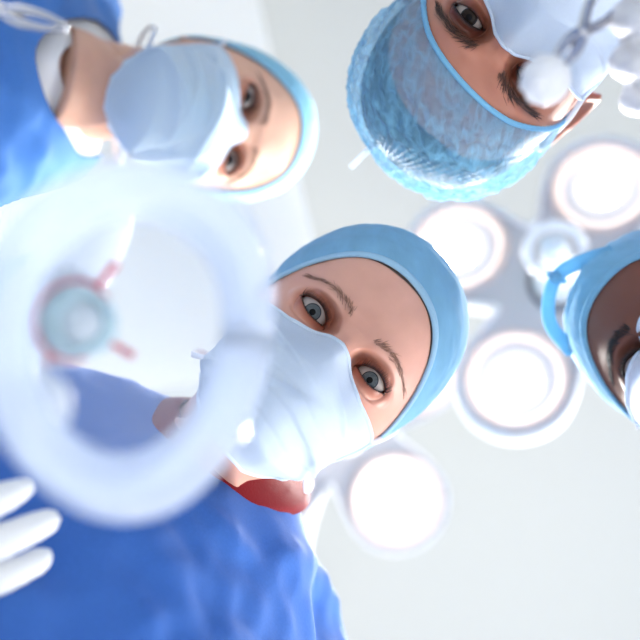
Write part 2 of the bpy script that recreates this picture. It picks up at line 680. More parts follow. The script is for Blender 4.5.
        g.add(tw(verts), fs, 0, [(0.35, 0, 0, 1)] * len(verts))


def surf_y(x, z, K):
    """Forward surface of the face at (x, z)."""
    f, b, w = sect(np.array([z]))
    ph = math.copysign(math.asin(min(1, (abs(x) / w[0])) ** (2.15 / 2)), x)
    return float(head_xyz(np.array([ph]), np.array([float(z)]), K)[1][0])


def brows_geo(g, M, K, side):
    for s in (side,):
        for _ in range(K['brow_n']):
            u = random.random()
            x = 11 + 42 * u
            bz = 17.5 - 0.009 * (x - 33) ** 2 + K['brow_z']
            th = K['brow_w'] * (1.15 - 0.75 * u)
            z = bz + random.gauss(0, 0.75) * th
            ln = random.uniform(4, 7.5) * K.get('brow_len', 1)
            ang = math.radians(70 - 85 * min(1, u * 1.4) + random.gauss(0, 12)) if u < 0.5 else math.radians(-5 - 25 * u + random.gauss(0, 10))
            pts = []
            for q in (0, 0.5, 1):
                xx, z2 = x + math.cos(ang) * ln * q, z + math.sin(ang) * ln * q * 0.8
                pts.append(M @ Vector((s * xx, surf_y(xx, z2, K) - 0.15 - 0.5 * math.sin(q * 2.2), z2)))
            sc = M.to_scale()[0]
            tube(g, pts, [0.17 * sc, 0.15 * sc, 0.05 * sc], seg=4, n=1, caps=False)


def lashes_geo(g, M, K, side):
    sc = M.to_scale()[0]
    for s in (side,):
        for upper, cnt, ln in ((True, 44, 7.0), (False, 26, 3.5)):
            for i in range(cnt):
                dx = -11.5 + 25 * (i + random.random() * 0.6) / cnt
                u, l = lid_curves(np.array([dx]), K['open'])
                z = float(u[0] if upper else l[0])
                cx = 0.9 if dx < 0 else 0.94
                y = -math.sqrt(max(13.3 ** 2 - (cx * dx) ** 2 - z * z, 0.5))
                k = 1 if upper else -1
                L = ln * K['lash'] * random.uniform(0.7, 1.0)
                sp = dx * 0.022
                pts = [Vector((EX + dx, y + 0.1, z)), Vector((EX + dx + sp * L * 0.5, y - L * 0.55, z + k * L * 0.02)), Vector((EX + dx + sp * L, y - L * 0.85, z + k * L * 0.5))]
                pts = [M @ Vector((s * p.x, p.y, p.z)) for p in pts]
                tube(g, pts, [0.34 * sc, 0.26 * sc, 0.07 * sc], seg=4, n=2, caps=False)


def cap_grid(K, zf, zb, off, nphi=150, nt=54, side=0.0, fray=0.0, stop=1.0):
    """Grid of points on a cap over the skull: rim at height zf in front, zb behind."""
    phi = np.linspace(0, 2 * PI, nphi, endpoint=False)
    z = np.full(nphi, float(zf))
    for _ in range(12):
        x, y = head_xyz(phi, z, K)
        z = 0.5 * z + 0.5 * (zf + (zb - zf) * np.clip((y + 24) / 190, 0, 1) + side * np.sin(phi) ** 2 + fray * np.sin(phi * 9))
    rows = []
    for i in range(nt + 1):
        t = i / nt * stop
        zr = z + (111.9 - z) * np.sin(t * PI / 2)
        x, y = head_xyz(phi, zr, K)
        if i == 0: rim0 = (x, y, zr)
        nrm = shell_normal(x, y, zr)
        p = np.stack([x, y, zr], -1)
        o = off(t, phi, p)
        rows.append(p + nrm * o[:, None])
    return np.array(rows)


def grid_faces(R, C, wrap=True, k=0):
    fs = []
    for r in range(R - 1):
        for c in range(C if wrap else C - 1):
            c2 = (c + 1) % C
            fs.append((k + r * C + c, k + r * C + c2, k + (r + 1) * C + c2, k + (r + 1) * C + c))
    return fs


def mask_pts(K, MK):
    """Grid of the face mask: rows top to bottom, columns right to left of the wearer."""
    nu, nv = 121, 70
    psi = np.linspace(-1, 1, nu) * MK.get('wrap', 1.02)       # angle about the head's axis
    zs = np.arange(-128, 8, 2.0)
    rad = np.zeros((len(zs), nu))
    ph = np.linspace(-1.75, 1.75, 400)
    for i, z in enumerate(zs):
        x, y = head_xyz(ph, np.full_like(ph, z), K)
        a = np.arctan2(x, 72 - y); r = np.hypot(x, 72 - y)
        o = np.argsort(a)
        rad[i] = np.interp(psi, a[o], r[o])
    for _ in range(4):        # cloth bridges hollows: spread the high spots, then soften
        q = np.pad(rad, 1, mode='edge')
        nb = (q[:-2, 1:-1] + q[2:, 1:-1] + q[1:-1, :-2] + q[1:-1, 2:]) / 4
        rad = np.maximum(rad, nb)
    for _ in range(10):
        q = np.pad(rad, 1, mode='edge')
        rad = 0.5 * rad + 0.5 * (q[:-2, 1:-1] + q[2:, 1:-1] + q[1:-1, :-2] + q[1:-1, 2:]) / 4
    zpf, fpf = np.array([-130, -122, -112, -100, -80, -60, -45, -30, -15, -5, 5.]), np.array([0, -14, -30, -42, -49, -52, -52, -47, -39, -32, -27.])
    out = np.zeros((nv + 1, nu, 3))
    rs = np.random.RandomState(int(MK['seed'] * 10))
    lines = []
    for k in range(9):
        sg = 1 if k % 2 else -1
        lines.append((sg * rs.uniform(12, 50), rs.uniform(-95, -30), math.radians(sg * rs.uniform(-65, 35)), rs.uniform(.5, 1.2) * (1 if k < 7 else -1), rs.uniform(7, 14), rs.uniform(18, 34)))
    for j, a in enumerate(psi):
        xa = abs(math.sin(a)) * 80
        zt = np.interp(xa, [0, 8, 18, 32, 46, 60, 72], np.array([-4, -6, -13, -18.5, -20, -21, -24]) + MK['top'])
        zb = np.interp(xa, [0, 20, 40, 56, 72], np.array([-122, -121, -112, -96, -84]) + MK.get('low', 0))
        for i in range(nv + 1):
            v = i / nv
            z = zt + (zb - zt) * v
            fz = (z - zs[0]) / 2.0
            i0 = int(np.clip(math.floor(fz), 0, len(zs) - 2)); tz = np.clip(fz - i0, 0, 1)
            rh = rad[i0, j] * (1 - tz) + rad[i0 + 1, j] * tz + 2.2
            fr = 72 - np.interp(z, zpf, fpf)
            w = 78.0 * (1 - (K.get('jaw', 0) + .06) * float(sstep(np.array(-z), 15, 75)))
            rp = 1 / math.sqrt((math.sin(a) / w) ** 2 + (math.cos(a) / fr) ** 2)
            u = j / (nu - 1) * 2 - 1
            e = float(sstep(np.array(v), 0.0, 0.32) * sstep(np.array(1 - v), 0.0, 0.2) * (1 - abs(u) ** 5))
            r = max(rh, rh * (1 - e) + rp * e)
            # three pleats across, sharper toward the sides
            mid = math.exp(-((v - 0.5) / 0.26) ** 4)
            saw = ((v * 7.2) % 1.0)
            r += (saw - 0.5) * 3.6 * mid * (0.5 + 0.5 * abs(u)) * (1 - abs(u) ** 8) * MK['pleat']
            # creases running out from the nose
            p = (a * 40 * MK.get('cs', 1), z * 0.35, MK['seed'])
            at = float(sstep(np.array(v), 0.04, 0.22)) * (1 - abs(u) ** 6)
            for lx, lz, la, lA, ls, ll in lines:
                qx, qz = math.sin(a) * 72 - lx, z - lz
                dd = -qx * math.sin(la) + qz * math.cos(la); al = qx * math.cos(la) + qz * math.sin(la)
                r += lA * math.exp(-abs(dd) / (ls * (1.0 if dd > 0 else .35))) * math.exp(-(al / ll) ** 2) * at * MK['crease']
            r += 0.5 * fbm((a * 60, z, 3), 0.08, MK['seed'])
            out[i, j] = (r * math.sin(a), 72 - r * math.cos(a), z)
    return out


# ------------------------------------------------------------------ bodies
def trunk(g, B, inf, full=True):
    nb, ch, pe = B['neck'], B['chest'], B['pelvis']
    side = (B['shL'] - B['shR']).normalized()
    pts = smooth_path([list(pe + (pe - ch) * 0.16), list(pe), list(pe * 0.5 + ch * 0.5), list(ch), list(ch * 0.45 + nb * 0.55), list(nb)], 3)
    rx = smooth_path([[.17, .115], [.172, .12], [.15, .105], [.165, .118], [.135, .092], [.066, .062]], 3)
    secs = []
    for i, p in enumerate(pts):
        d = Vector(pts[min(i + 1, len(pts) - 1)]) - Vector(pts[max(i - 1, 0)])
        d.normalize()
        s = (side - d * side.dot(d)).normalized()
        f = d.cross(s).normalized()
        secs.append((Vector(p), s * (rx[i][0] * B['w'] + inf), f * (rx[i][1] * B['w'] + inf)))
    loft(g, secs)
    for sh, k in ((B['shR'], -1), (B['shL'], 1)):
        nm = nb * 0.75 + B['headbase'] * 0.25
        tube(g, [list(nm), list(nb * 0.55 + sh * 0.45 + (nm - nb) * 0.25), list(sh)], [.043 + inf, .046 + inf, .058 + inf], seg=14, n=3)
        tube(g, [list(ch * 0.7 + nb * 0.3), list(sh)], [.075 + inf, .06 + inf], seg=14, n=3)


def arm(g, B, sh, el, wr, inf, frac=1.0):
    pts = [list(sh), list(sh * .5 + el * .5), list(el), list(el * .55 + wr * .45), list(wr)]
    tube(g, pts, [.056 + inf, .05 + inf, .041 + inf, .039 + inf, .027 + inf * 0.9], seg=16, n=5)


def hand(g, wr, d, palm_n, curl, inf, thumb=1, spread=0.12, size=1.0):
    """A right-handed set of palm, four fingers and thumb. d = wrist to fingers, palm_n = out of the palm."""
    d = d.normalized()
    pn = (palm_n - d * palm_n.dot(d)).normalized()
    sd = d.cross(pn).normalized() * thumb        # toward the thumb
    S = size
    secs = []
    for t, wdt, th in ((-.01, .026, .02), (.015, .031, .018), (.045, .039, .016), (.075, .041, .0135), (.09, .037, .010)):
        secs.append((wr + d * (t * S), sd * (wdt * S + inf), pn * (th * S + inf)))
    loft(g, secs, seg=20, expn=2.4)
    for i, (o, L, r) in enumerate(((.030, .072, .0088), (.010, .082, .0092), (-.010, .076, .0088), (-.029, .060, .0078))):
        a = curl[i]
        p = wr + d * (.078 * S) + sd * (o * S)
        dirv = (d + sd * (spread * (o / .03))).normalized()
        pts = [list(wr + d * .05 * S + sd * (o * .9 * S)), list(p)]
        rr = [r * S + inf, r * 1.08 * S + inf]
        ang = 0
        for seg_l, k in ((.45, .8), (.30, 1.1), (.25, .8)):
            ang += a * k
            v = dirv * math.cos(ang) + pn * math.sin(ang)
            p = p + v * (L * seg_l * S)
            pts.append(list(p)); rr.append(r * S * (.98 if seg_l > .4 else .9 if seg_l > .28 else .72) + inf)
        tube(g, pts, rr, seg=12, n=4)
    p0 = wr + d * .015 * S + sd * .018 * S
    p1 = wr + d * .040 * S + sd * .043 * S + pn * .012 * S
    p2 = p1 + (d * .7 + sd * .45 + pn * .55 * curl[4]).normalized() * .034 * S
    p3 = p2 + (d * .95 + sd * .05 + pn * .8 * curl[4]).normalized() * .028 * S
    tube(g, [list(p0), list(p1), list(p2), list(p3)], [.016 * S + inf, .0125 * S + inf, .0105 * S + inf, .0078 * S + inf], seg=12, n=4)


def boundary_loops(F):
    cnt = {}
    for f in F:
        for a, b in zip(f, f[1:] + f[:1]):
            cnt[(a, b)] = 1
    nxt = {a: b for (a, b) in cnt if (b, a) not in cnt}
    loops = []
    while nxt:
        s = next(iter(nxt)); l = [s]; c = nxt.pop(s)
        while c != s and c in nxt:
            l.append(c); c = nxt.pop(c)
        loops.append(l)
    return loops


def garment(name, B, mats, root, inf=.013, wrinkle=.006, seed=1.0, vdepth=.05, vw=.06, ring=.0, ropen=.064, sleeves=True, hem=None):
    """Loose top over the trunk and arms, open at the neck and cuffs, creased."""
    g = Geo()
    trunk(g, B, inf)
    for sh, el, wr in ((B['shR'], B['elR'], B['wrR']), (B['shL'], B['elL'], B['wrL'])):
        arm(g, B, sh, el, wr, inf * 0.9)
    V, F = fuse(g, .0095, 5)
    nb = B['neck']; up = (B['headbase'] - nb).normalized()
    side = (B['shL'] - B['shR']).normalized(); side = (side - up * side.dot(up)).normalized()
    fr = side.cross(up).normalized()
    if fr.dot(B['front']) < 0: fr = -fr
    N = normals(V, F)
    U = np.array(up); A = np.array(side); FF = np.array(fr); O = np.array(nb)
    rel = V - O
    pu, pa, pf = rel @ U, rel @ A, rel @ FF
    axd = np.sqrt(pa ** 2 + pf ** 2)
    lvl = .012 + ring - vdepth * np.clip(1 - np.abs(pa) / vw, 0, 1) * (pf > 0) - .02 * sstep(pf, .0, .06)
    ro = ropen + vw * .0
    vcut = np.clip(1 - np.abs(pa) / vw, 0, 1) * vdepth
    dele = (axd < ro) & (pu > -.045)
    dele |= (pf > 0) & (axd < ro + vcut) & (pu > -.045 - vcut)
    for wr, el in ((B['wrR'], B['elR']), (B['wrL'], B['elL'])):
        d = np.array((wr - el).normalized()); r = V - np.array(wr)
        dele |= ((r @ d) > .012) & (np.linalg.norm(r, axis=1) < .09)
    for i in range(len(V)):
        p = V[i]
        q = (p[0] + 0.6 * p[2], p[1] - 0.3 * p[2], p[2] * 0.6)
        w = ridge(q, 9, seed) - 0.6 + 0.5 * (ridge(p, 17, seed + 3) - 0.6) + 0.4 * fbm(p, 30, seed)
        V[i] = p + N[i] * (w * wrinkle * (1.0 if axd[i] > .09 else .35))
    F = [f for f in F if not any(dele[i] for i in f)]
    for loop in boundary_loops(F):
        if len(loop) < 8: continue
        for _ in range(14):
            L = V[loop]
            V[loop] = .5 * L + .25 * (np.roll(L, 1, 0) + np.roll(L, -1, 0))
    usedi = sorted({i for f in F for i in f}); mp = {o: n for n, o in enumerate(usedi)}
    # keep only the large piece
    G = Geo(); G.add(V[usedi], [tuple(mp[i] for i in f) for f in F])
    o = G.obj(name, mats, None)
    md = o.modifiers.new('cloth thickness', 'SOLIDIFY'); md.thickness = .0018; md.offset = -1
    md = o.modifiers.new('soft', 'SUBSURF'); md.levels = 1; md.render_levels = 1
    adopt(o, root)
    # the neck line, for a collar
    best = None
    for loop in boundary_loops(F):
        if len(loop) < 12: continue
        c = V[loop].mean(0)
        if np.linalg.norm(c - O) < .09 and (best is None or len(loop) > len(best)): best = loop
    return o, (V[best] if best is not None else None), up


def collar(name, loop, up, mat, root, width=.012, drop=.004, thick=.35, outward=0.0):
    """Ribbed band standing along the neck line."""
    L = loop.copy()
    for _ in range(10): L = .5 * L + .25 * (np.roll(L, 1, 0) + np.roll(L, -1, 0))
    c = L.mean(0)
    n = len(L)
    U = np.array(up)
    verts, fs = [], []
    prof = [(-width, .003), (-width * .4, .006), (0, .005), (width * .55, .0015), (width * .7, -.001), (width * .5, -.004), (-width, -.002)]
    k = len(prof)
    for i in range(n):
        t = L[(i + 1) % n] - L[i - 1]; t /= np.linalg.norm(t)
        o = np.cross(t, U); o /= np.linalg.norm(o)
        if o @ (L[i] - c) < 0: o = -o
        dn = np.cross(o, t); dn /= np.linalg.norm(dn)
        if dn @ U < 0: dn = -dn
        for h, q in prof:
            verts.append(L[i] + dn * (h - drop) * .6 - o * h * .8 + o * (q + outward))
    for i in range(n):
        j = (i + 1) % n
        for a in range(k):
            b = (a + 1) % k
            fs.append((i * k + a, i * k + b, j * k + b, j * k + a))
    g = Geo(); g.add(verts, fs)
    return adopt(g.obj(name, mat), root)


def person(label, E, upimg, yaw, pitch, K, skin, eye_mats, B, look=None, scale=1.0, cap=None, mask=None, hair=None, gown=None, gloves=None, undershirt=None, trousers=None, shoes=None):
    look = look or Vector((0, 0, CZ))
    F0 = (Vector((0, 0, CZ)) - E).normalized()
    U = Vector((upimg[0], upimg[1], 0)); U = (U - F0 * U.dot(F0)).normalized()
    X = (-F0).cross(U)
    q = Quaternion(U, math.radians(yaw)); F0 = q @ F0; X = q @ X
    q = Quaternion(X, math.radians(-pitch)); F0 = q @ F0; U = q @ U
    # columns: own left, back, up
    Mw = Matrix(((X.x, -F0.x, U.x, E.x), (X.y, -F0.y, U.y, E.y), (X.z, -F0.z, U.z, E.z), (0, 0, 0, 1))) @ Matrix.Scale(.001 * scale, 4)
    B['headbase'] = Mw @ Vector((0, 78, -95))
    B['front'] = F0
    foot = B['feet']
    root = empty('person', Vector(((foot[0].x + foot[1].x) / 2, (foot[0].y + foot[1].y) / 2, 0)))
    tag(root, label, 'person')
    # body: trunk, neck, arms, hands and legs fused, the head's skin running into the neck
    g = Geo()
    trunk(g, B, -.002)
    hb = B['headbase']
    tube(g, [list(Mw @ Vector((0, 82, -45))), list(hb), list(hb * .45 + B['neck'] * .55), list(B['neck'] - (hb - B['neck']) * .2)], [.046 * scale, .046 * scale, .048 * scale, .058], seg=20, n=5)
    for sh, el, wr in ((B['shR'], B['elR'], B['wrR']), (B['shL'], B['elL'], B['wrL'])):
        arm(g, B, sh, el, wr, -.002)
    for k, (kn, ft) in enumerate(zip(B['knees'], foot)):
        hip = B['pelvis'] + (B['shL'] - B['shR']).normalized() * (.085 * (-1 if k == 0 else 1))
        tube(g, [list(hip), list(hip * .5 + kn * .5), list(kn), list(kn * .5 + ft * .5), list(ft + Vector((0, 0, .09)))], [.085, .075, .055, .055, .038], seg=16, n=4)
        tdir = B['toe']
        tube(g, [list(ft + Vector((0, 0, .07)) - tdir * .02), list(ft + Vector((0, 0, .05)) + tdir * .06), list(ft + Vector((0, 0, .035)) + tdir * .15)], [.04, .038, .03], seg=14, n=4)
    V, Fc = fuse(g, .011, 4)
    G = Geo()
    G.add(V, Fc, 0, [(0.0, 0, 0, 1)] * len(V))
    for side_, key in ((-1, 'handR'), (1, 'handL')):
        if key in B:
            h = B[key]
            gh = Geo(); hand(gh, h['wr'], h['d'], h['n'], h['curl'], -.0006, h['thumb'], h.get('spread', .12))
            Vh, Fh = fuse(gh, .0035, 3)
            G.add(Vh, Fh, 0, [(0.2, 0, 0, 1)] * len(Vh))
    head_geo(G, Mw, K, look)
    body = adopt(G.obj('body', [skin] + eye_mats, None, tint=True), root)
    # brows and lashes
    for s_ in (1, -1):
        gb = Geo(); brows_geo(gb, Mw, K, s_); adopt(gb.obj('eyebrow', K['brow_mat']), root)
        gl = Geo(); lashes_geo(gl, Mw, K, s_); adopt(gl.obj('eyelashes', M_LASH), root)
    if hair:
        rows = cap_grid(K, hair['zf'], hair['zb'], lambda t, ph, p: np.full(len(ph), 1.2) * min(1, .3 + t * 12) + .5 * np.sin(ph * 61) * min(1, t * 8), nphi=240, nt=40, side=hair.get('side', 0), fray=.8)
        gg = Geo(); gg.add([Mw @ Vector(p) for p in rows.reshape(-1, 3)], grid_faces(rows.shape[0], rows.shape[1]))
        adopt(gg.obj('hair', K['hair_mat']), root)
    if cap:
        rows = cap_grid(K, cap['zf'], cap['zb'], cap['off'], nphi=cap.get('nphi', 200), nt=cap.get('nt', 80), side=cap.get('side', 0))
        gg = Geo(); gg.add([Mw @ Vector(p) for p in rows.reshape(-1, 3)], grid_faces(rows.shape[0], rows.shape[1]))
        co = gg.obj('surgical_cap', cap['mat'])
        if cap.get('solid', True):
            md = co.modifiers.new('cloth thickness', 'SOLIDIFY'); md.thickness = .0012; md.offset = -1
        adopt(co, root)
        # rim: elastic hem or turned band
        rim = rows[0]; band = cap.get('band', 2.2)
        gg = Geo()
        n = len(rim)
        nr_ = shell_normal(rim[:, 0], rim[:, 1], rim[:, 2])
        dn = rows[2] - rows[0]; dn /= np.linalg.norm(dn, axis=1)[:, None]
        prof = [(-.35 * band, -1.2), (-.5 * band, .3), (-.2 * band, 1.3), (.3 * band, 1.5), (.6 * band, .9), (.6 * band, -1.0)]
        vs = []
        for i in range(n):
            wv = cap.get('ruffle', 0) * math.sin(i * 2.1)
            for a, b in prof: vs.append(Mw @ Vector(rim[i] + dn[i] * a + nr_[i] * (b + wv)))
        kk = len(prof)
        fs = [(i * kk + a, i * kk + (a + 1) % kk, ((i + 1) % n) * kk + (a + 1) % kk, ((i + 1) % n) * kk + a) for i in range(n) for a in range(kk)]
        gg.add(vs, fs)
        ho = gg.obj('cap_hem', cap['hem_mat']); ho.parent = co
    else:
        co = None
    if mask:
        pts = mask_pts(K, mask)
        R_, C_ = pts.shape[:2]
        gg = Geo(); gg.add([Mw @ Vector(p) for p in pts.reshape(-1, 3)], grid_faces(R_, C_, wrap=False))
        mo = gg.obj('surgical_mask', mask['mat'])
        md = mo.modifiers.new('cloth thickness', 'SOLIDIFY'); md.thickness = .0012; md.offset = 1
        adopt(mo, root)
        # stitched binding round the edge
        sc = .001 * scale
        gg = Geo()
        for line in (pts[0], pts[-1]):
            tube(gg, [Mw @ Vector(p) for p in line[::3]], [1.6 * sc] * len(line[::3]), seg=8, n=2, flat=.8)
        for line in (pts[:, 0], pts[:, -1]):
            tube(gg, [Mw @ Vector(p) for p in line[::3]], [1.8 * sc] * len(line[::3]), seg=8, n=2, flat=.8)
        bo = gg.obj('edge_binding', mask['bind']); bo.parent = mo
        # ties: from the corners round the head
        for s, col_ in ((-1, 0), (1, -1)):
            top_c = pts[2, col_]; bot_c = pts[-3, col_]
            for c, way in ((top_c, mask['tie_top']), (bot_c, mask['tie_low'])):
                gg = Geo()
                line = [Vector(c)] + [Vector((s * a, b, d)) for a, b, d in way]
                tube(gg, [Mw @ p for p in line], [2.2 * sc] * len(line), seg=8, n=6, flat=.35)
                to = gg.obj('mask_tie', mask['tie_mat']); to.parent = mo
    if gown:
        go, loop, up = garment('surgical_gown', B, gown['mat'], root, **gown['kw'])
        if gown.get('collar') is not None and loop is not None:
            collar('neckline', loop, up, gown['collar'], root, gown.get('cw', .012), gown.get('cdrop', .004), outward=gown.get('cout', 0))
        if undershirt is not None and loop is not None:
            c = loop.mean(0)
            l2 = c + (loop - c) * .86 + np.array(up) * .004
            collar('undershirt', l2, up, undershirt, root, .016, .0)
    for side_, key in ((-1, 'handR'), (1, 'handL')):
        if key in B:
            h = B[key]
            gh = Geo(); hand(gh, h['wr'], h['d'], h['n'], h['curl'], .0012, h['thumb'], h.get('spread', .12))
            el = B['elR'] if key == 'handR' else B['elL']
            d = (h['wr'] - el).normalized()
            tube(gh, [list(h['wr'] - d * .075), list(h['wr'] - d * .03), list(h['wr'] + d * .01)], [.034, .033, .029], seg=18, n=4)
            Vh, Fh = fuse(gh, .0032, 3)
            Nh = normals(Vh, Fh)
            for i in range(len(Vh)):
                Vh[i] += Nh[i] * (.0006 * (ridge(Vh[i], 60, 2) - .6))
            gg = Geo(); gg.add(Vh, Fh)
            adopt(gg.obj('glove', gloves), root)
    if trousers:
        gt = Geo()
        for k, (kn, ft) in enumerate(zip(B['knees'], foot)):
            hip = B['pelvis'] + (B['shL'] - B['shR']).normalized() * (.085 * (-1 if k == 0 else 1))
            tube(gt, [list(hip + Vector((0, 0, .05))), list(hip), list(hip * .5 + kn * .5), list(kn), list(kn * .5 + ft * .5), list(ft + Vector((0, 0, .10)))], [.09, .10, .09, .07, .068, .062], seg=18, n=4)
        Vt, Ft = fuse(gt, .012, 4)
        gg = Geo(); gg.add(Vt, Ft)
        adopt(gg.obj('scrub_trousers', trousers), root)
    if shoes:
        for k, ft in enumerate(foot):
            tdir = B['toe']
            gg = Geo()
            sd = tdir.cross(Vector((0, 0, 1)))
            secs = []
            for t, wd, h in ((-.075, .02, .03), (-.06, .036, .05), (0, .041, .052), (.07, .047, .042), (.14, .045, .032), (.19, .03, .024), (.205, .012, .014)):
                secs.append((ft + tdir * t + Vector((0, 0, h + .001)), sd * wd, Vector((0, 0, h))))
            loft(gg, secs, seg=22, expn=2.8)
            adopt(gg.obj('shoe', shoes), root)
    return root, Mw, co


# ------------------------------------------------------------------ shared materials
M_LASH = simple('lash', (.012, .008, .007, 1), .5)
M_SCLERA = simple('sclera', rgb(172, 160, 153), .2, spec=.15)
M_PUPIL = simple('pupil', (.003, .003, .004, 1), .05, spec=.06)
M_LIMBUS = simple('limbus', rgb(48, 50, 56), .15)
M_IRIS_BLUE = iris_mat('iris_grey_blue', rgb(56, 60, 64), rgb(100, 106, 108))
M_IRIS_DARK = iris_mat('iris_dark', rgb(20, 14, 10), rgb(46, 32, 24))
M_IRIS_HAZEL = iris_mat('iris_hazel', rgb(34, 32, 30), rgb(66, 64, 58))

M_SKIN1 = skin_mat('skin_fair', rgb(208, 162, 138), rgb(190, 118, 92), rgb(84, 56, 44))
M_SKIN3 = skin_mat('skin_rosy', rgb(212, 160, 140), rgb(160, 86, 62), rgb(70, 42, 34))
M_SKIN2 = skin_mat('skin_ruddy', rgb(192, 128, 104), rgb(112, 62, 48), rgb(44, 26, 20), rough=.38)
M_SKIN4 = skin_mat('skin_dark', rgb(112, 70, 56), rgb(84, 46, 36), rgb(24, 14, 12), rough=.5)
M_HAIR_BROWN = simple('hair_brown', rgb(62, 46, 38), .45, bump=(300, .4, .001))
M_HAIR_DARK = simple('hair_dark', rgb(34, 30, 30), .45, bump=(300, .4, .001))
M_BROW_LIGHT = simple('brow_brown', rgb(140, 102, 84), .7)

M_BROW_DARK = simple('brow_dark', rgb(66, 46, 38), .7)

M_GOWN = cloth('gown_blue', rgb(70, 122, 192), .12, bump=(500, .3, .0006), var=.12)
M_GOWN3 = cloth('gown_royal_blue', rgb(64, 112, 190), .12, bump=(500, .3, .0006), var=.1)
M_CAP3 = cloth('cap_blue', rgb(140, 194, 224), .3, bump=(110, .6, .0015, 6, True, (1.0, .25, .6)), var=.16)
M_CAP3_HEM = cloth('cap_blue_hem', rgb(176, 216, 238), .3)
M_CAP1 = cloth('cap_pale_cyan', rgb(138, 198, 222), .25)
M_CAP1_HEM = cloth('cap_cyan_hem', rgb(160, 210, 232), .3)
M_CAP2 = cloth('cap_sheer_blue', rgb(140, 202, 236), .35, bump=(90, 1.0, .005, 5), var=.1, clear=.53, crinkle=.18)
M_CAP2_HEM = cloth('cap_sheer_hem', rgb(140, 204, 236), .3)
M_CAP4 = cloth('cap_steel_blue', rgb(136, 190, 218), .3, bump=(110, .6, .0015, 6, True, (.5, 1.0, .4)), var=.16)
M_MASK_BLUE = cloth('mask_light_blue', rgb(224, 239, 250), .4, bump=(1200, .35, .0006), var=.06)
M_MASK_PALE = cloth('mask_pale_blue', rgb(226, 238, 250), .42, bump=(1200, .35, .0006), var=.05)
M_MASK_WHITE = cloth('mask_white', rgb(242, 244, 252), .4, bump=(1200, .35, .0006), var=.04)
M_BIND = cloth('mask_binding', rgb(222, 234, 246), .35)
M_TIE = cloth('mask_tie', rgb(236, 240, 246), .3)
M_RED = cloth('neckline_red', rgb(116, 4, 18), .03, bump=(700, .5, .0008), var=.15)
M_WHITE_COTTON = cloth('cotton_white', rgb(236, 236, 236), .25)
M_GLOVE = simple('glove_latex', rgb(236, 236, 234), .45, bump=(220, .2, .0006))
M_GLOVE_GREY = simple('glove_latex_grey', rgb(220, 219, 220), .45, bump=(220, .2, .0006))
M_TROUSER = cloth('trouser_blue', rgb(66, 116, 186), .05)
M_SHOE = simple('shoe_white', rgb(225, 225, 225), .5)
M_STEEL = simple('steel', rgb(190, 190, 196), .22, metal=1.0)
M_COTTON = simple('swab_cotton', rgb(240, 240, 240), .95, bump=(300, .8, .002))

# ------------------------------------------------------------------ the room
M_CEIL = simple('ceiling_paint', rgb(184, 187, 188), .9, bump=(40, .05, .001), var=.01)
M_SOFFIT = simple('soffit_paint', rgb(230, 230, 229), .9, bump=(40, .05, .001), var=.01)
M_FLOOR = simple('floor_vinyl', rgb(226, 230, 230), .4, bump=(12, .05, .001), var=.03)
M_WALL = simple('wall_paint', rgb(228, 234, 236), .85, bump=(40, .05, .001), var=.01)


def box_obj(name, lo, hi, mat, bevel=0.0):
    bm = bmesh.new()
    bmesh.ops.create_cube(bm, size=1)
    for v in bm.verts:
        v.co = Vector([(lo[i] + hi[i]) / 2 + v.co[i] * (hi[i] - lo[i]) for i in range(3)])
    if bevel:
        bmesh.ops.bevel(bm, geom=bm.edges[:], offset=bevel, segments=3, affect='EDGES')
    me = bpy.data.meshes.new(name); bm.to_mesh(me); bm.free()
    return link(name, me, mat, smooth=False)


tag(box_obj('floor', (-3, -3, -.1), (3, 3, 0), M_FLOOR), kind='structure')
tag(box_obj('ceiling', (-3, -3, 2.78), (3, 3, 2.88), M_CEIL), kind='structure')
tag(box_obj('wall_back', (-3, -3.1, 0), (3, -3, 2.88), M_WALL), kind='structure')
tag(box_obj('wall_left', (-3.1, -3.1, 0), (-3, 3, 2.88), M_WALL), kind='structure')


def soffit():
    """Dropped part of the ceiling on the left, its long edge slightly askew to the table."""
    a, b = P(259, 0, 1.62), P(318, 262, 1.62)
    d = (b - a)
    p0 = a - d * 5.2; p1 = a + d * 1.35
    zb, zt = CZ + 1.62, 2.78
    pts = [(p0.x, p0.y), (p1.x, p1.y), (-3, p1.y + .6), (-3, p0.y)]
    g = Geo()
    g.add([(x, y, zb) for x, y in pts] + [(x, y, zt) for x, y in pts], [(3, 2, 1, 0), (4, 5, 6, 7)] + [(i, (i + 1) % 4, 4 + (i + 1) % 4, 4 + i) for i in range(4)])
    o = g.obj('ceiling_soffit', M_SOFFIT, smooth=False)
    tag(o, kind='structure')


soffit()

M_SHEET = cloth('sheet_white', rgb(244, 246, 248), .05)
bm = bmesh.new()
nx, ny = 40, 90
gv = []
for j in range(ny + 1):
    for i in range(nx + 1):
        x = -.36 + .74 * i / nx; y = -1.4 + 1.80 * j / ny
        ex = max(-.22 - x, x - .29, 0); ey = max(y - .31, 0, -1.3 - y)
        e = math.hypot(ex, ey)
        gv.append((x - (x - (-.22 if x < 0 else .29)) * (.75 if ex else 0), y - (y - (.31 if y > 0 else -1.3)) * (.75 if ey else 0), .575 - min(e * 2.6, .24) + .006 * fbm((x, y, 0), 6, 2)))
g = Geo(); g.add(gv, grid_faces(ny + 1, nx + 1, wrap=False))
troot = empty('added_operating_table', (.035, -.5, 0))  # unseen table, added so its white sheet bounces lamp light onto the faces
tag(troot, 'unseen operating table under a white sheet, added to bounce lamp light up at the people leaning in', 'operating table')
adopt(g.obj('sheet', M_SHEET), troot)
adopt(box_obj('table_top', (-.215, -1.29, .50), (.285, .30, .565), simple('table_pad', rgb(60, 64, 70), .6), .02), troot)
adopt(box_obj('column', (-.06, -.75, .08), (.13, -.35, .5), simple('table_steel', rgb(180, 182, 186), .3, metal=1.0), .02), troot)
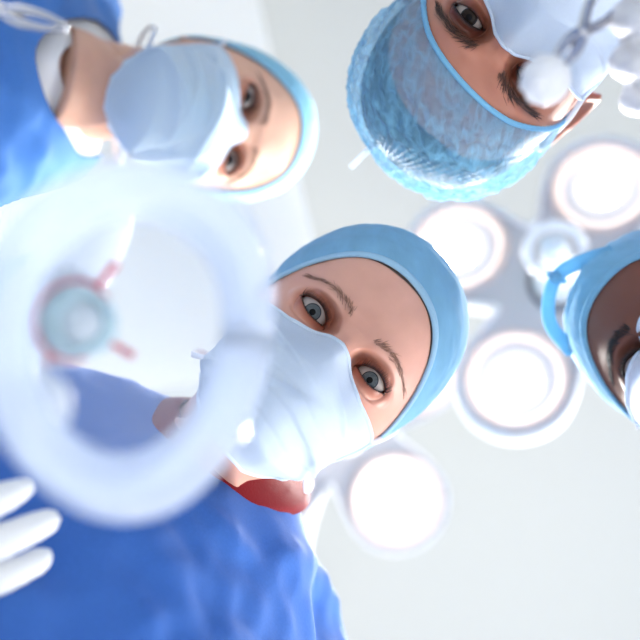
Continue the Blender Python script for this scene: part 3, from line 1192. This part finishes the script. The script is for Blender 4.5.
adopt(box_obj('base', (-.2, -1.0, 0.001), (.27, -.1, .08), simple('table_base', rgb(150, 152, 156), .4), .02), troot)

# ------------------------------------------------------------------ the operating lamps
M_LAMP_SHELL = simple('lamp_shell', rgb(238, 238, 240), .35)
M_LAMP_FACE = simple('lamp_face', rgb(184, 182, 186), .3)
M_LAMP_RIM = simple('lamp_reflector', rgb(212, 192, 185), .45)
M_LENS = simple('lamp_lens', rgb(255, 250, 242), .3, emit=LAMP)
M_HANDLE = simple('lamp_handle', rgb(206, 214, 220), .3)
M_DARK = simple('lamp_joint', rgb(120, 120, 126), .4)


def lathe(g, prof, c, ax, a, b, seg=40, mat=0, close=True):
    verts, fs = [], []
    for r, h in prof:
        for k in range(seg):
            t = 2 * PI * k / seg
            verts.append(c + ax * h + (a * math.cos(t) + b * math.sin(t)) * r)
    for i in range(len(prof) - 1):
        for k in range(seg):
            fs.append((i * seg + k, i * seg + (k + 1) % seg, (i + 1) * seg + (k + 1) % seg, (i + 1) * seg + k))
    g.add(verts, fs, mat)


def op_lamp(label, c, ax, rot, R, lobe, handle, arm_pts):
    """Flower-shaped operating lamp: four lobes with round lenses about a centre handle. ax points to the patient."""
    ax = ax.normalized()
    a, b = frame_from(ax, Vector((0, 1, 0)))
    root = empty('operating_lamp', c)
    tag(root, label, 'operating lamp', 'operating lamps above the table')
    # lobed housing, outline r(t)
    seg = 144
    def outline(t, s):
        best = R * .62
        for k in range(4):
            q = (t - (rot + k * PI / 2) + PI) % (2 * PI) - PI
            disc = lobe ** 2 - (R * math.sin(q)) ** 2
            if disc > 0 and math.cos(q) > 0: best = max(best, R * math.cos(q) + math.sqrt(disc))
        return best
    base = np.array([outline(2 * PI * k / seg, 1) for k in range(seg)])
    for _ in range(10): base = .5 * base + .25 * (np.roll(base, 1) + np.roll(base, -1))
    prof = [(.0, .002), (.55, .002), (.9, .0), (.95, .002), (.985, .012), (1.01, -.012), (.98, -.035), (.85, -.058), (.5, -.075), (.0, -.078)]
    verts, fs = [], []
    for s, h in prof:
        for k in range(seg):
            t = 2 * PI * k / seg
            verts.append(c + ax * h + (a * math.cos(t) + b * math.sin(t)) * (base[k] * s))
    mats = []
    for i in range(len(prof) - 1):
        for k in range(seg):
            fs.append((i * seg + k, i * seg + (k + 1) % seg, (i + 1) * seg + (k + 1) % seg, (i + 1) * seg + k)); mats.append(1 if i < 2 else 0)
    g = Geo(); g.add(verts, fs, mats)
    adopt(g.obj('housing', [M_LAMP_SHELL, M_LAMP_FACE]), root)
    for k in range(4):
        t = rot + k * PI / 2
        pc = c + (a * math.cos(t) + b * math.sin(t)) * R
        g = Geo()
        lathe(g, [(.0001, -.012), (.30 * lobe, -.012), (.50 * lobe, -.008), (.62 * lobe, .000), (.74 * lobe, .010), (.80 * lobe, .011), (.85 * lobe, .001)], pc, ax, a, b)
        rf = adopt(g.obj('reflector_ring', M_LAMP_RIM), root)
        g = Geo()
        lathe(g, [(0.0001, .016), (.12 * lobe, .0155), (.20 * lobe, .013), (.29 * lobe, .009), (.35 * lobe, .001), (.36 * lobe, -.010)], pc, ax, a, b)
        ln = g.obj('lens', M_LENS); ln.parent = rf
        sd_ = bpy.data.lights.new('lamp_beam', 'SPOT')
        sd_.energy = BEAM; sd_.spot_size = math.radians(75); sd_.spot_blend = .6; sd_.shadow_soft_size = .035
        sd_.color = (1.0, .975, .94)
        so_ = bpy.data.objects.new('lamp_beam', sd_)
        COL.objects.link(so_)
        so_.location = pc + ax * .03
        so_.rotation_euler = (-ax).to_track_quat('Z', 'Y').to_euler()
        adopt(so_, root)
    g = Geo()
    lathe(g, [(.036, .002), (.036, .014), (.030, .02), (.022, .022), (.022, .06), (.020, .10), (.0175, .118), (.010, .124), (.0001, .125)], c, ax, a, b)
    adopt(g.obj('handle', M_HANDLE), root)
    g = Geo()
    tor = [c + ax * .105 + (a * math.cos(2 * PI * k / 40) + b * math.sin(2 * PI * k / 40)) * .036 for k in range(40)]
    tube(g, tor, [.007] * 40, seg=10, closed=True)
    adopt(g.obj('handle_guard', M_LAMP_SHELL), root)
    g = Geo()
    lathe(g, [(.046, .003), (.046, .006), (.037, .007), (.037, .003)], c, ax, a, b)
    adopt(g.obj('centre_joint', M_DARK), root)
    g = Geo()
    tube(g, [list(p) for p in arm_pts], [.017] * len(arm_pts), seg=16, n=6)
    adopt(g.obj('support_arm', M_LAMP_SHELL), root)
    return root


axA = Vector((-.34, -.42, -1))
cA = P(560, 282, 1.28)
aA, bA = frame_from(axA.normalized(), Vector((0, 1, 0)))


def ang_of(c, ax, px, py, d):
    ax = ax.normalized(); a, b = frame_from(ax, Vector((0, 1, 0)))
    v = P(px, py, d) - c
    return math.atan2(v.dot(b), v.dot(a))


op_lamp('large four-lobed white operating lamp with lit lenses beside the dark-skinned person, upper one of two', cA, axA, ang_of(cA, axA, 470, 236, 1.28), .158, .089, True,
        [cA + Vector((.02, .04, .07)), cA + Vector((.14, .16, .14)), cA + Vector((.32, .25, .22)), cA + Vector((.55, .25, .42)), cA + Vector((.62, .25, .82))])
axB = Vector((.05, -.1, -1))
cB = P(338, 425, 1.42)
op_lamp('four-lobed white operating lamp mostly hidden behind the masked woman with the red neckline', cB, axB, ang_of(cB, axB, 395, 500, 1.42), .148, .088, True,
        [cB + Vector((0, .03, .07)), cB + Vector((-.06, .22, .16)), cB + Vector((-.06, .45, .3)), cB + Vector((-.06, .5, .662))])

# ------------------------------------------------------------------ the people
TIE_TOP = [(75, 55, -5), (77, 90, 12), (62, 140, 26), (6, 176, 34)]
TIE_LOW = [(66, 50, -80), (66, 88, -70), (50, 118, -64), (5, 130, -62)]

# --- woman in the middle, red neckline
K3 = dict(jaw=.13, ear=.15, brow=3.0, orbit=5.0, open=1.0, lid_red=.9, brow_dark=.32, brow_z=1.5, brow_w=1.5, brow_n=85, lash=1.1, hair_mat=M_HAIR_BROWN, brow_mat=M_BROW_LIGHT)


def off3(t, ph, p):
    o = 1.8 + 1.2 * min(1, t * 5) + 1.2 * math.sin(min(1, t * 1.3) * PI)
    w = np.array([.9 * fbm(q, .035, 4) + .6 * ridge((q[0] * .4, q[1], q[2]), .05, 2) for q in p])
    return o + w * min(1, t * 6)


B3 = dict(w=.95, neck=P(220, 492, .725), chest=Vector((-.17, .26, 1.27)), pelvis=Vector((-.27, .44, .95)),
          shR=P(-15, 425, .67), shL=P(268, 662, .745),
          elR=Vector((-.49, .23, 1.13)), wrR=Vector((-.296, .136, 1.155)), elL=Vector((.06, .46, 1.14)), wrL=Vector((.14, .26, 1.02)),
          feet=[Vector((-.36, .56, 0)), Vector((-.16, .66, 0))], knees=[Vector((-.33, .48, .5)), Vector((-.15, .57, .5))], toe=Vector((.5, -.86, 0)).normalized())
B3['handR'] = dict(wr=B3['wrR'], d=Vector((.95, -.03, .0)), n=Vector((.0, -.35, .8)), curl=(.22, .25, .28, .32, .5), thumb=1)
B3['handL'] = dict(wr=B3['wrL'], d=Vector((.2, -.8, -.2)), n=Vector((-.6, 0, -.6)), curl=(.4, .4, .45, .5, .6), thumb=-1)
EYES = lambda ir: [M_SCLERA, ir, M_PUPIL, M_LIMBUS]
r3, M3, cap3 = person('masked woman in blue cap and gown with red neckline, centre of the group, looking down',
       P(341, 346, .628), (.767, -.643), 0, 11, K3, M_SKIN3, EYES(M_IRIS_BLUE), B3,
       cap=dict(zf=69, zb=-60, off=off3, mat=M_CAP3, hem_mat=M_CAP3_HEM, band=4.5, side=-36),
       hair=dict(zf=65, zb=-62, side=-31),
       mask=dict(top=0, mat=M_MASK_PALE, bind=M_BIND, tie_mat=M_TIE, tie_top=TIE_TOP, tie_low=TIE_LOW, pleat=.6, crease=9, seed=3.1, low=14),
       gown=dict(mat=M_GOWN3, collar=M_RED, cw=.017, cdrop=-.004, kw=dict(inf=.013, wrinkle=.0085, seed=5.2, vdepth=.0, vw=.07, ropen=.053)),
       gloves=M_GLOVE, trousers=M_TROUSER, shoes=M_SHOE)

# --- woman at the upper left
K1 = dict(jaw=.13, ear=.15, brow=2.6, orbit=4.6, open=1.0, lid_red=.95, brow_dark=.4, brow_z=1.0, brow_w=1.5, brow_n=90, lash=1.0, hair_mat=M_HAIR_BROWN, brow_mat=M_BROW_LIGHT)


def off1(t, ph, p):
    o = 2.5 + 1.5 * min(1, t * 4) + 2 * math.sin(min(1, t * 1.2) * PI) * .6
    w = np.array([1.2 * fbm(q, .04, 9) for q in p])
    return o + w * min(1, t * 6)


B1 = dict(w=.98, neck=P(66, 98, .93), chest=Vector((-.38, -.25, 1.48)), pelvis=Vector((-.52, -.30, 1.04)),
          shR=P(42, -80, .93), shL=P(-52, 268, .95),
          elR=Vector((-.36, -.50, 1.33)), wrR=Vector((-.27, -.34, 1.17)), elL=Vector((-.56, -.02, 1.35)), wrL=Vector((-.46, -.18, 1.16)),
          feet=[Vector((-.60, -.42, 0)), Vector((-.62, -.20, 0))], knees=[Vector((-.56, -.40, .53)), Vector((-.58, -.20, .53))], toe=Vector((.96, .28, 0)).normalized())
B1['handR'] = dict(wr=B1['wrR'], d=Vector((.25, .6, -.25)), n=Vector((.6, -.1, -.35)), curl=(.45, .5, .55, .6, .6), thumb=1)
B1['handL'] = dict(wr=B1['wrL'], d=Vector((.8, -.1, -.5)), n=Vector((-.1, -.6, -.4)), curl=(.4, .4, .45, .5, .6), thumb=-1)
r1, M1, cap1 = person('masked fair-skinned woman in pale cyan cap and blue gown, head tipped sideways at upper left',
       P(234, 128, .86), (.956, .292), 3, 29, K1, M_SKIN1, EYES(M_IRIS_DARK), B1, look=Vector((.24, .07, CZ)),
       cap=dict(zf=73, zb=-55, off=off1, mat=M_CAP1, hem_mat=M_CAP1_HEM, band=4, side=-30),
       hair=dict(zf=71, zb=-58, side=-27),
       mask=dict(top=3, mat=M_MASK_BLUE, bind=M_BIND, tie_mat=M_TIE, tie_top=TIE_TOP, tie_low=TIE_LOW, pleat=.5, crease=15, seed=7.4),
       gown=dict(mat=M_GOWN, kw=dict(inf=.014, wrinkle=.008, seed=1.7, vdepth=.035, vw=.05, ropen=.06)),
       undershirt=M_WHITE_COTTON, gloves=M_GLOVE, trousers=M_TROUSER, shoes=M_SHOE)

# --- man at the top right, sheer cap
K2 = dict(brow=6.0, orbit=6.5, open=.72, lid_red=1.0, brow_dark=.75, brow_z=-3.5, brow_w=2.8, brow_n=170, brow_len=1.05, lash=.75, hair_mat=M_HAIR_DARK, brow_mat=M_BROW_DARK)


def off2(t, ph, p):
    o = 2.0 + 5.5 * min(1, t * 3.5) + 3.5 * math.sin(min(1, t * 1.2) * PI)
    w = np.array([2.4 * ridge(q, .05, 6) + 1.6 * ridge(q, .11, 1) + 1.6 * fbm(q, .03, 3) for q in p])
    return o + (w - 2.0) * min(1, t * 5)


B2 = dict(w=1.1, neck=Vector((.27, -.345, 1.44)), chest=Vector((.41, -.50, 1.27)), pelvis=Vector((.52, -.64, .98)),
          shR=Vector((.47, -.30, 1.38)), shL=Vector((.20, -.58, 1.38)),
          elR=Vector((.56, -.16, 1.12)), wrR=P(815, 42, .515), elL=Vector((.08, -.66, 1.14)), wrL=Vector((.15, -.48, 1.0)),
          feet=[Vector((.66, -.62, 0)), Vector((.48, -.80, 0))], knees=[Vector((.62, -.58, .5)), Vector((.46, -.73, .5))], toe=Vector((-.7, .7, 0)).normalized())
B2['handR'] = dict(wr=B2['wrR'], d=Vector((-.85, -.02, .0)), n=Vector((0, .3, -.8)), curl=(.55, .6, .6, .65, .8), thumb=1)
B2['handL'] = dict(wr=B2['wrL'], d=Vector((0, .8, -.4)), n=Vector((.5, .0, -.4)), curl=(.4, .4, .45, .5, .6), thumb=-1)
r2, M2, cap2 = person('masked man in sheer crinkled blue bouffant cap at top right, thick dark brows',
       P(499, 50, .632), (-.718, .696), 0, -4, K2, M_SKIN2, EYES(M_IRIS_DARK), B2,
       cap=dict(zf=33, zb=-55, off=off2, mat=M_CAP2, hem_mat=M_CAP2_HEM, band=3.6, side=0, solid=False, nphi=300, nt=120, ruffle=.35),
       hair=dict(zf=84, zb=-60, side=-4),
       mask=dict(top=2, mat=M_MASK_PALE, bind=M_BIND, tie_mat=M_TIE, tie_top=TIE_TOP, tie_low=TIE_LOW, pleat=.8, crease=1.6, seed=2.3),
       gown=dict(mat=M_GOWN, kw=dict(inf=.014, wrinkle=.007, seed=8.7, vdepth=.05, vw=.07, ring=-.01)),
       gloves=M_GLOVE_GREY, trousers=M_TROUSER, shoes=M_SHOE)

# --- person at the right edge
K4 = dict(ear=.15, brow=3.2, orbit=5.5, open=.9, lid_red=.5, brow_dark=.45, brow_z=0.5, brow_w=2.2, brow_n=220, lash=.8, hair_mat=M_HAIR_DARK, brow_mat=M_HAIR_DARK)


def off4(t, ph, p):
    o = 1.5 + 1.0 * min(1, t * 4) + 1.5 * math.sin(min(1, t * 1.2) * PI) * .6
    w = np.array([1.0 * fbm(q, .035, 14) + 1.0 * ridge((q[0], q[1] * .5, q[2]), .06, 12) for q in p])
    return o + w * min(1, t * 6)


B4 = dict(w=1.05, neck=Vector((.43, .125, 1.48)), chest=Vector((.56, .22, 1.30)), pelvis=Vector((.70, .31, .99)),
          shR=Vector((.42, .32, 1.42)), shL=Vector((.61, .0, 1.42)),
          elR=Vector((.42, .46, 1.14)), wrR=Vector((.38, .26, .98)), elL=Vector((.68, -.08, 1.14)), wrL=Vector((.54, .06, .98)),
          feet=[Vector((.74, .44, 0)), Vector((.84, .24, 0))], knees=[Vector((.71, .42, .5)), Vector((.80, .23, .5))], toe=Vector((-.85, -.5, 0)).normalized())
B4['handR'] = dict(wr=B4['wrR'], d=Vector((-.2, -.8, -.4)), n=Vector((.5, 0, -.4)), curl=(.4, .4, .45, .5, .6), thumb=1)
B4['handL'] = dict(wr=B4['wrL'], d=Vector((-.8, .1, -.4)), n=Vector((0, .5, -.4)), curl=(.4, .4, .45, .5, .6), thumb=-1)
r4, M4, cap4 = person('masked dark-skinned person in steel blue cap, cut off at the right edge of the photo',
       P(668, 334, .66), (-.80, -.60), -4, 27, K4, M_SKIN4, EYES(M_IRIS_DARK), B4,
       cap=dict(zf=59, zb=-55, off=off4, mat=M_CAP4, hem_mat=M_CAP4, band=6, side=-22),
       hair=dict(zf=57, zb=-56, side=-20),
       mask=dict(top=16, wrap=1.12, mat=M_MASK_WHITE, bind=M_BIND, tie_mat=M_TIE, tie_top=TIE_TOP, tie_low=TIE_LOW, pleat=.5, crease=2.5, seed=5.5),
       gown=dict(mat=M_GOWN, kw=dict(inf=.014, wrinkle=.007, seed=4.7, vdepth=.05, vw=.07, ring=-.01)),
       gloves=M_GLOVE, trousers=M_TROUSER, shoes=M_SHOE)

g = Geo()
tube(g, [list(P(382, 137, .712)), list(P(366, 152, .712)), list(P(351, 167, .712))], [.0024] * 3, seg=10, n=3, flat=.5)
adopt(g.obj('tie_end', M_TIE), r2)
g = Geo()
tie = [P(612, 252, .70), P(585, 260, .725), P(559, 274, .742), P(549, 298, .748), P(551, 325, .745), P(572, 352, .73)]
tube(g, [list(p) for p in tie], [.0058] * len(tie), seg=10, n=6, flat=.22)
kn = P(556, 277, .744)
tube(g, [list(kn + Vector((-.005, -.002, 0))), list(kn), list(kn + Vector((.006, .003, 0)))], [.003, .0055, .003], seg=10, n=3)
to = adopt(g.obj('cap_tie', M_CAP4), r4)

# ------------------------------------------------------------------ the anaesthetic mask held over the patient
M_CUSHION = clear_plastic('cushion_plastic', rgb(240, 246, 255), .50, .6, .04)
M_DOME = clear_plastic('dome_plastic', rgb(236, 244, 255), .80, .4)
M_CONN = clear_plastic('connector_plastic', rgb(226, 244, 247), .15, .5)
M_HOOK = simple('hook_ring_red', rgb(206, 44, 64), .35)
M_HOSE = cloth('hose_plastic', rgb(240, 244, 250), .45, rough=.35)
mc = P(137, 340, .325)
m_ax = (Vector((-.050, -.010, .064))).normalized()      # away from the patient
m_b = Vector((0, 1, 0)); m_b = (m_b - m_ax * m_b.dot(m_ax)).normalized()
m_a = m_b.cross(m_ax).normalized()
mroot = empty('anaesthetic_mask', mc)
tag(mroot, 'clear plastic breathing mask with puffy ring cushion, held close above the patient', 'breathing mask')


def rim_pt(t, r=1.0, h=0.0):
    # slightly pear-shaped oval
    rx, ry = .0485, .0552
    k = 1 - .10 * math.sin(t)
    return mc + m_a * (rx * r * math.cos(t) * k) + m_b * (ry * r * math.sin(t)) + m_ax * h


g = Geo()
tube(g, [rim_pt(2 * PI * k / 72, 1, -.004 + .004 * math.cos(4 * PI * k / 72)) for k in range(72)], [.0095] * 72, seg=22, closed=True)
adopt(g.obj('cushion', M_CUSHION), mroot)
g = Geo()
tube(g, [rim_pt(2 * PI * k / 72, .84, .003) for k in range(72)], [.0038] * 72, seg=14, closed=True)
adopt(g.obj('inner_lip', M_CUSHION), mroot)
g = Geo()
tube(g, [rim_pt(2 * PI * k / 72, 1.06, .0085) for k in range(72)], [.004] * 72, seg=12, closed=True)
adopt(g.obj('rim', M_CUSHION), mroot)
CH = .062      # height of the connector above the rim
g = Geo()
rows = []
for i in range(15):
    u = i / 14
    rr = 1.0 * (1 - u) ** .75 * .98 + .0
    row = []
    for k in range(64):
        t = 2 * PI * k / 64
        big = rim_pt(t, 1.0, 0)
        small = mc + (m_a * math.cos(t) + m_b * math.sin(t)) * .0135
        w = (1 - u) ** .8
        row.append(small + (big - small) * w + m_ax * (.008 + (CH - .014) * math.sin(u * PI / 2)))
    rows.append(row)
g.add([v for r in rows for v in r], grid_faces(15, 64))
adopt(g.obj('dome', M_DOME), mroot)
g = Geo()
lathe(g, [(.0112, CH - .018), (.0135, CH - .018), (.0142, CH - .004), (.0142, CH + .016), (.0112, CH + .016), (.0112, CH - .018)], mc, m_ax, m_a, m_b, seg=48)
con = adopt(g.obj('connector', M_CONN), mroot)
g = Geo()
tube(g, [mc + m_ax * (CH - .006) + (m_a * math.cos(2 * PI * k / 48) + m_b * math.sin(2 * PI * k / 48)) * .0165 for k in range(48)], [.0008] * 48, seg=8, closed=True)
for ang in (-58, 30, 124):
    t = math.radians(ang)
    rd = m_a * math.cos(t) + m_b * math.sin(t)
    c0 = mc + m_ax * (CH - .006)
    tube(g, [list(c0 + rd * .0165), list(c0 + rd * .023 - m_ax * .001), list(c0 + rd * .028 - m_ax * .003)], [.0014, .0014, .0019], seg=8, n=3)
adopt(g.obj('hook_ring', M_HOOK), mroot)
g = Geo()
lathe(g, [(.0150, CH + .001), (.0195, CH - .001), (.0208, CH + .004), (.0195, CH + .007), (.0150, CH + .006), (.0150, CH + .001)], mc, m_ax, m_a, m_b, seg=48)
adopt(g.obj('flange', M_HOSE), mroot)
g = Geo()
vp = rim_pt(math.radians(146), .80, .012)
tube(g, [list(vp), list(vp + m_ax * .018 - m_b * .004), list(vp + m_ax * .028 - m_b * .010)], [.0120, .0110, .0125], seg=18, n=3)
adopt(g.obj('inflation_valve', M_HOSE), mroot)

# breathing hose plugged into the connector, corrugated
hp = [mc + m_ax * (CH - .008), mc + m_ax * (CH + .03), P(84, 258, .455), P(98, 212, .52), P(40, 222, .60), P(-50, 236, .62), Vector((-.335, -.08, 1.15)), Vector((-.345, -.09, .85)), Vector((-.35, -.10, .45)), Vector((-.36, -.12, .02))]
hroot_g = Geo()
pth = smooth_path([list(p) for p in hp], 60)
tube(hroot_g, [list(p) for p in pth], [.0105 if i < 40 else .0165 + .0016 * math.sin(i * .9) for i in range(len(pth))], seg=20, n=1)
ho = hroot_g.obj('breathing_hose', M_HOSE)
tag(ho, 'white corrugated breathing hose plugged into the clear mask, hanging down past the left edge', 'hose')

# ------------------------------------------------------------------ instruments
def forceps(label, tip, tail, spread, side, cat='forceps', grip=True):
    d = (tip - tail); L = d.length; d.normalize()
    s = (side - d * side.dot(d)).normalized(); n = d.cross(s)
    root = empty('forceps', tail)
    tag(root, label, cat)
    for k in (-1, 1):
        g = Geo()
        pts = [tail + s * (k * .012), tail + d * L * .12 + s * (k * spread), tail + d * L * .45 + s * (k * spread * .55), tail + d * L * .68 + s * (-k * .0018), tail + d * L * .85 - s * (k * .0035), tip - s * (k * .0012)]
        tube(g, [list(p) for p in pts], [.0028, .0030, .0028, .0034, .0024, .0016], seg=12, n=6)
        adopt(g.obj('blade', M_STEEL), root)
        g = Geo()
        rc = tail - d * .012 + s * (k * .014)
        tube(g, [rc + (d * math.cos(2 * PI * q / 28) + s * math.sin(2 * PI * q / 28)) * .0125 for q in range(28)], [.0026] * 28, seg=10, closed=True)
        adopt(g.obj('finger_ring', M_STEEL), root)
    g = Geo()
    lathe(g, [(.0001, .0045), (.0036, .0042), (.0042, .003), (.0042, -.003), (.0036, -.0042), (.0001, -.0045)], tail + d * L * .64, n, s, d, seg=20)
    adopt(g.obj('pivot_screw', M_STEEL), root)
    return root


tipR = P(555, 67, .454)
forceps('steel forceps gripping a cotton swab before the man in the sheer cap', tipR, P(625, -22, .49), .010, Vector((.6, .5, .1)))
g = Geo()
sw = P(546, 80, .452)
bm = bmesh.new(); bmesh.ops.create_icosphere(bm, subdivisions=4, radius=.0125)
for v in bm.verts:
    v.co *= 1 + .10 * noise.noise(v.co * 160) + .06 * noise.noise(v.co * 400)
me = bpy.data.meshes.new('cotton_swab'); bm.to_mesh(me); bm.free()
so = link('cotton_swab', me, M_COTTON); so.location = sw
tag(so, 'small round white cotton swab gripped at the tip of the forceps', 'swab')
forceps('slim steel scissor-handled clamp pointing in at the upper left corner, before the blue gown', P(64, 27, .46), P(-105, -16, .48), .013, Vector((.2, -1, 0)), cat='clamp')
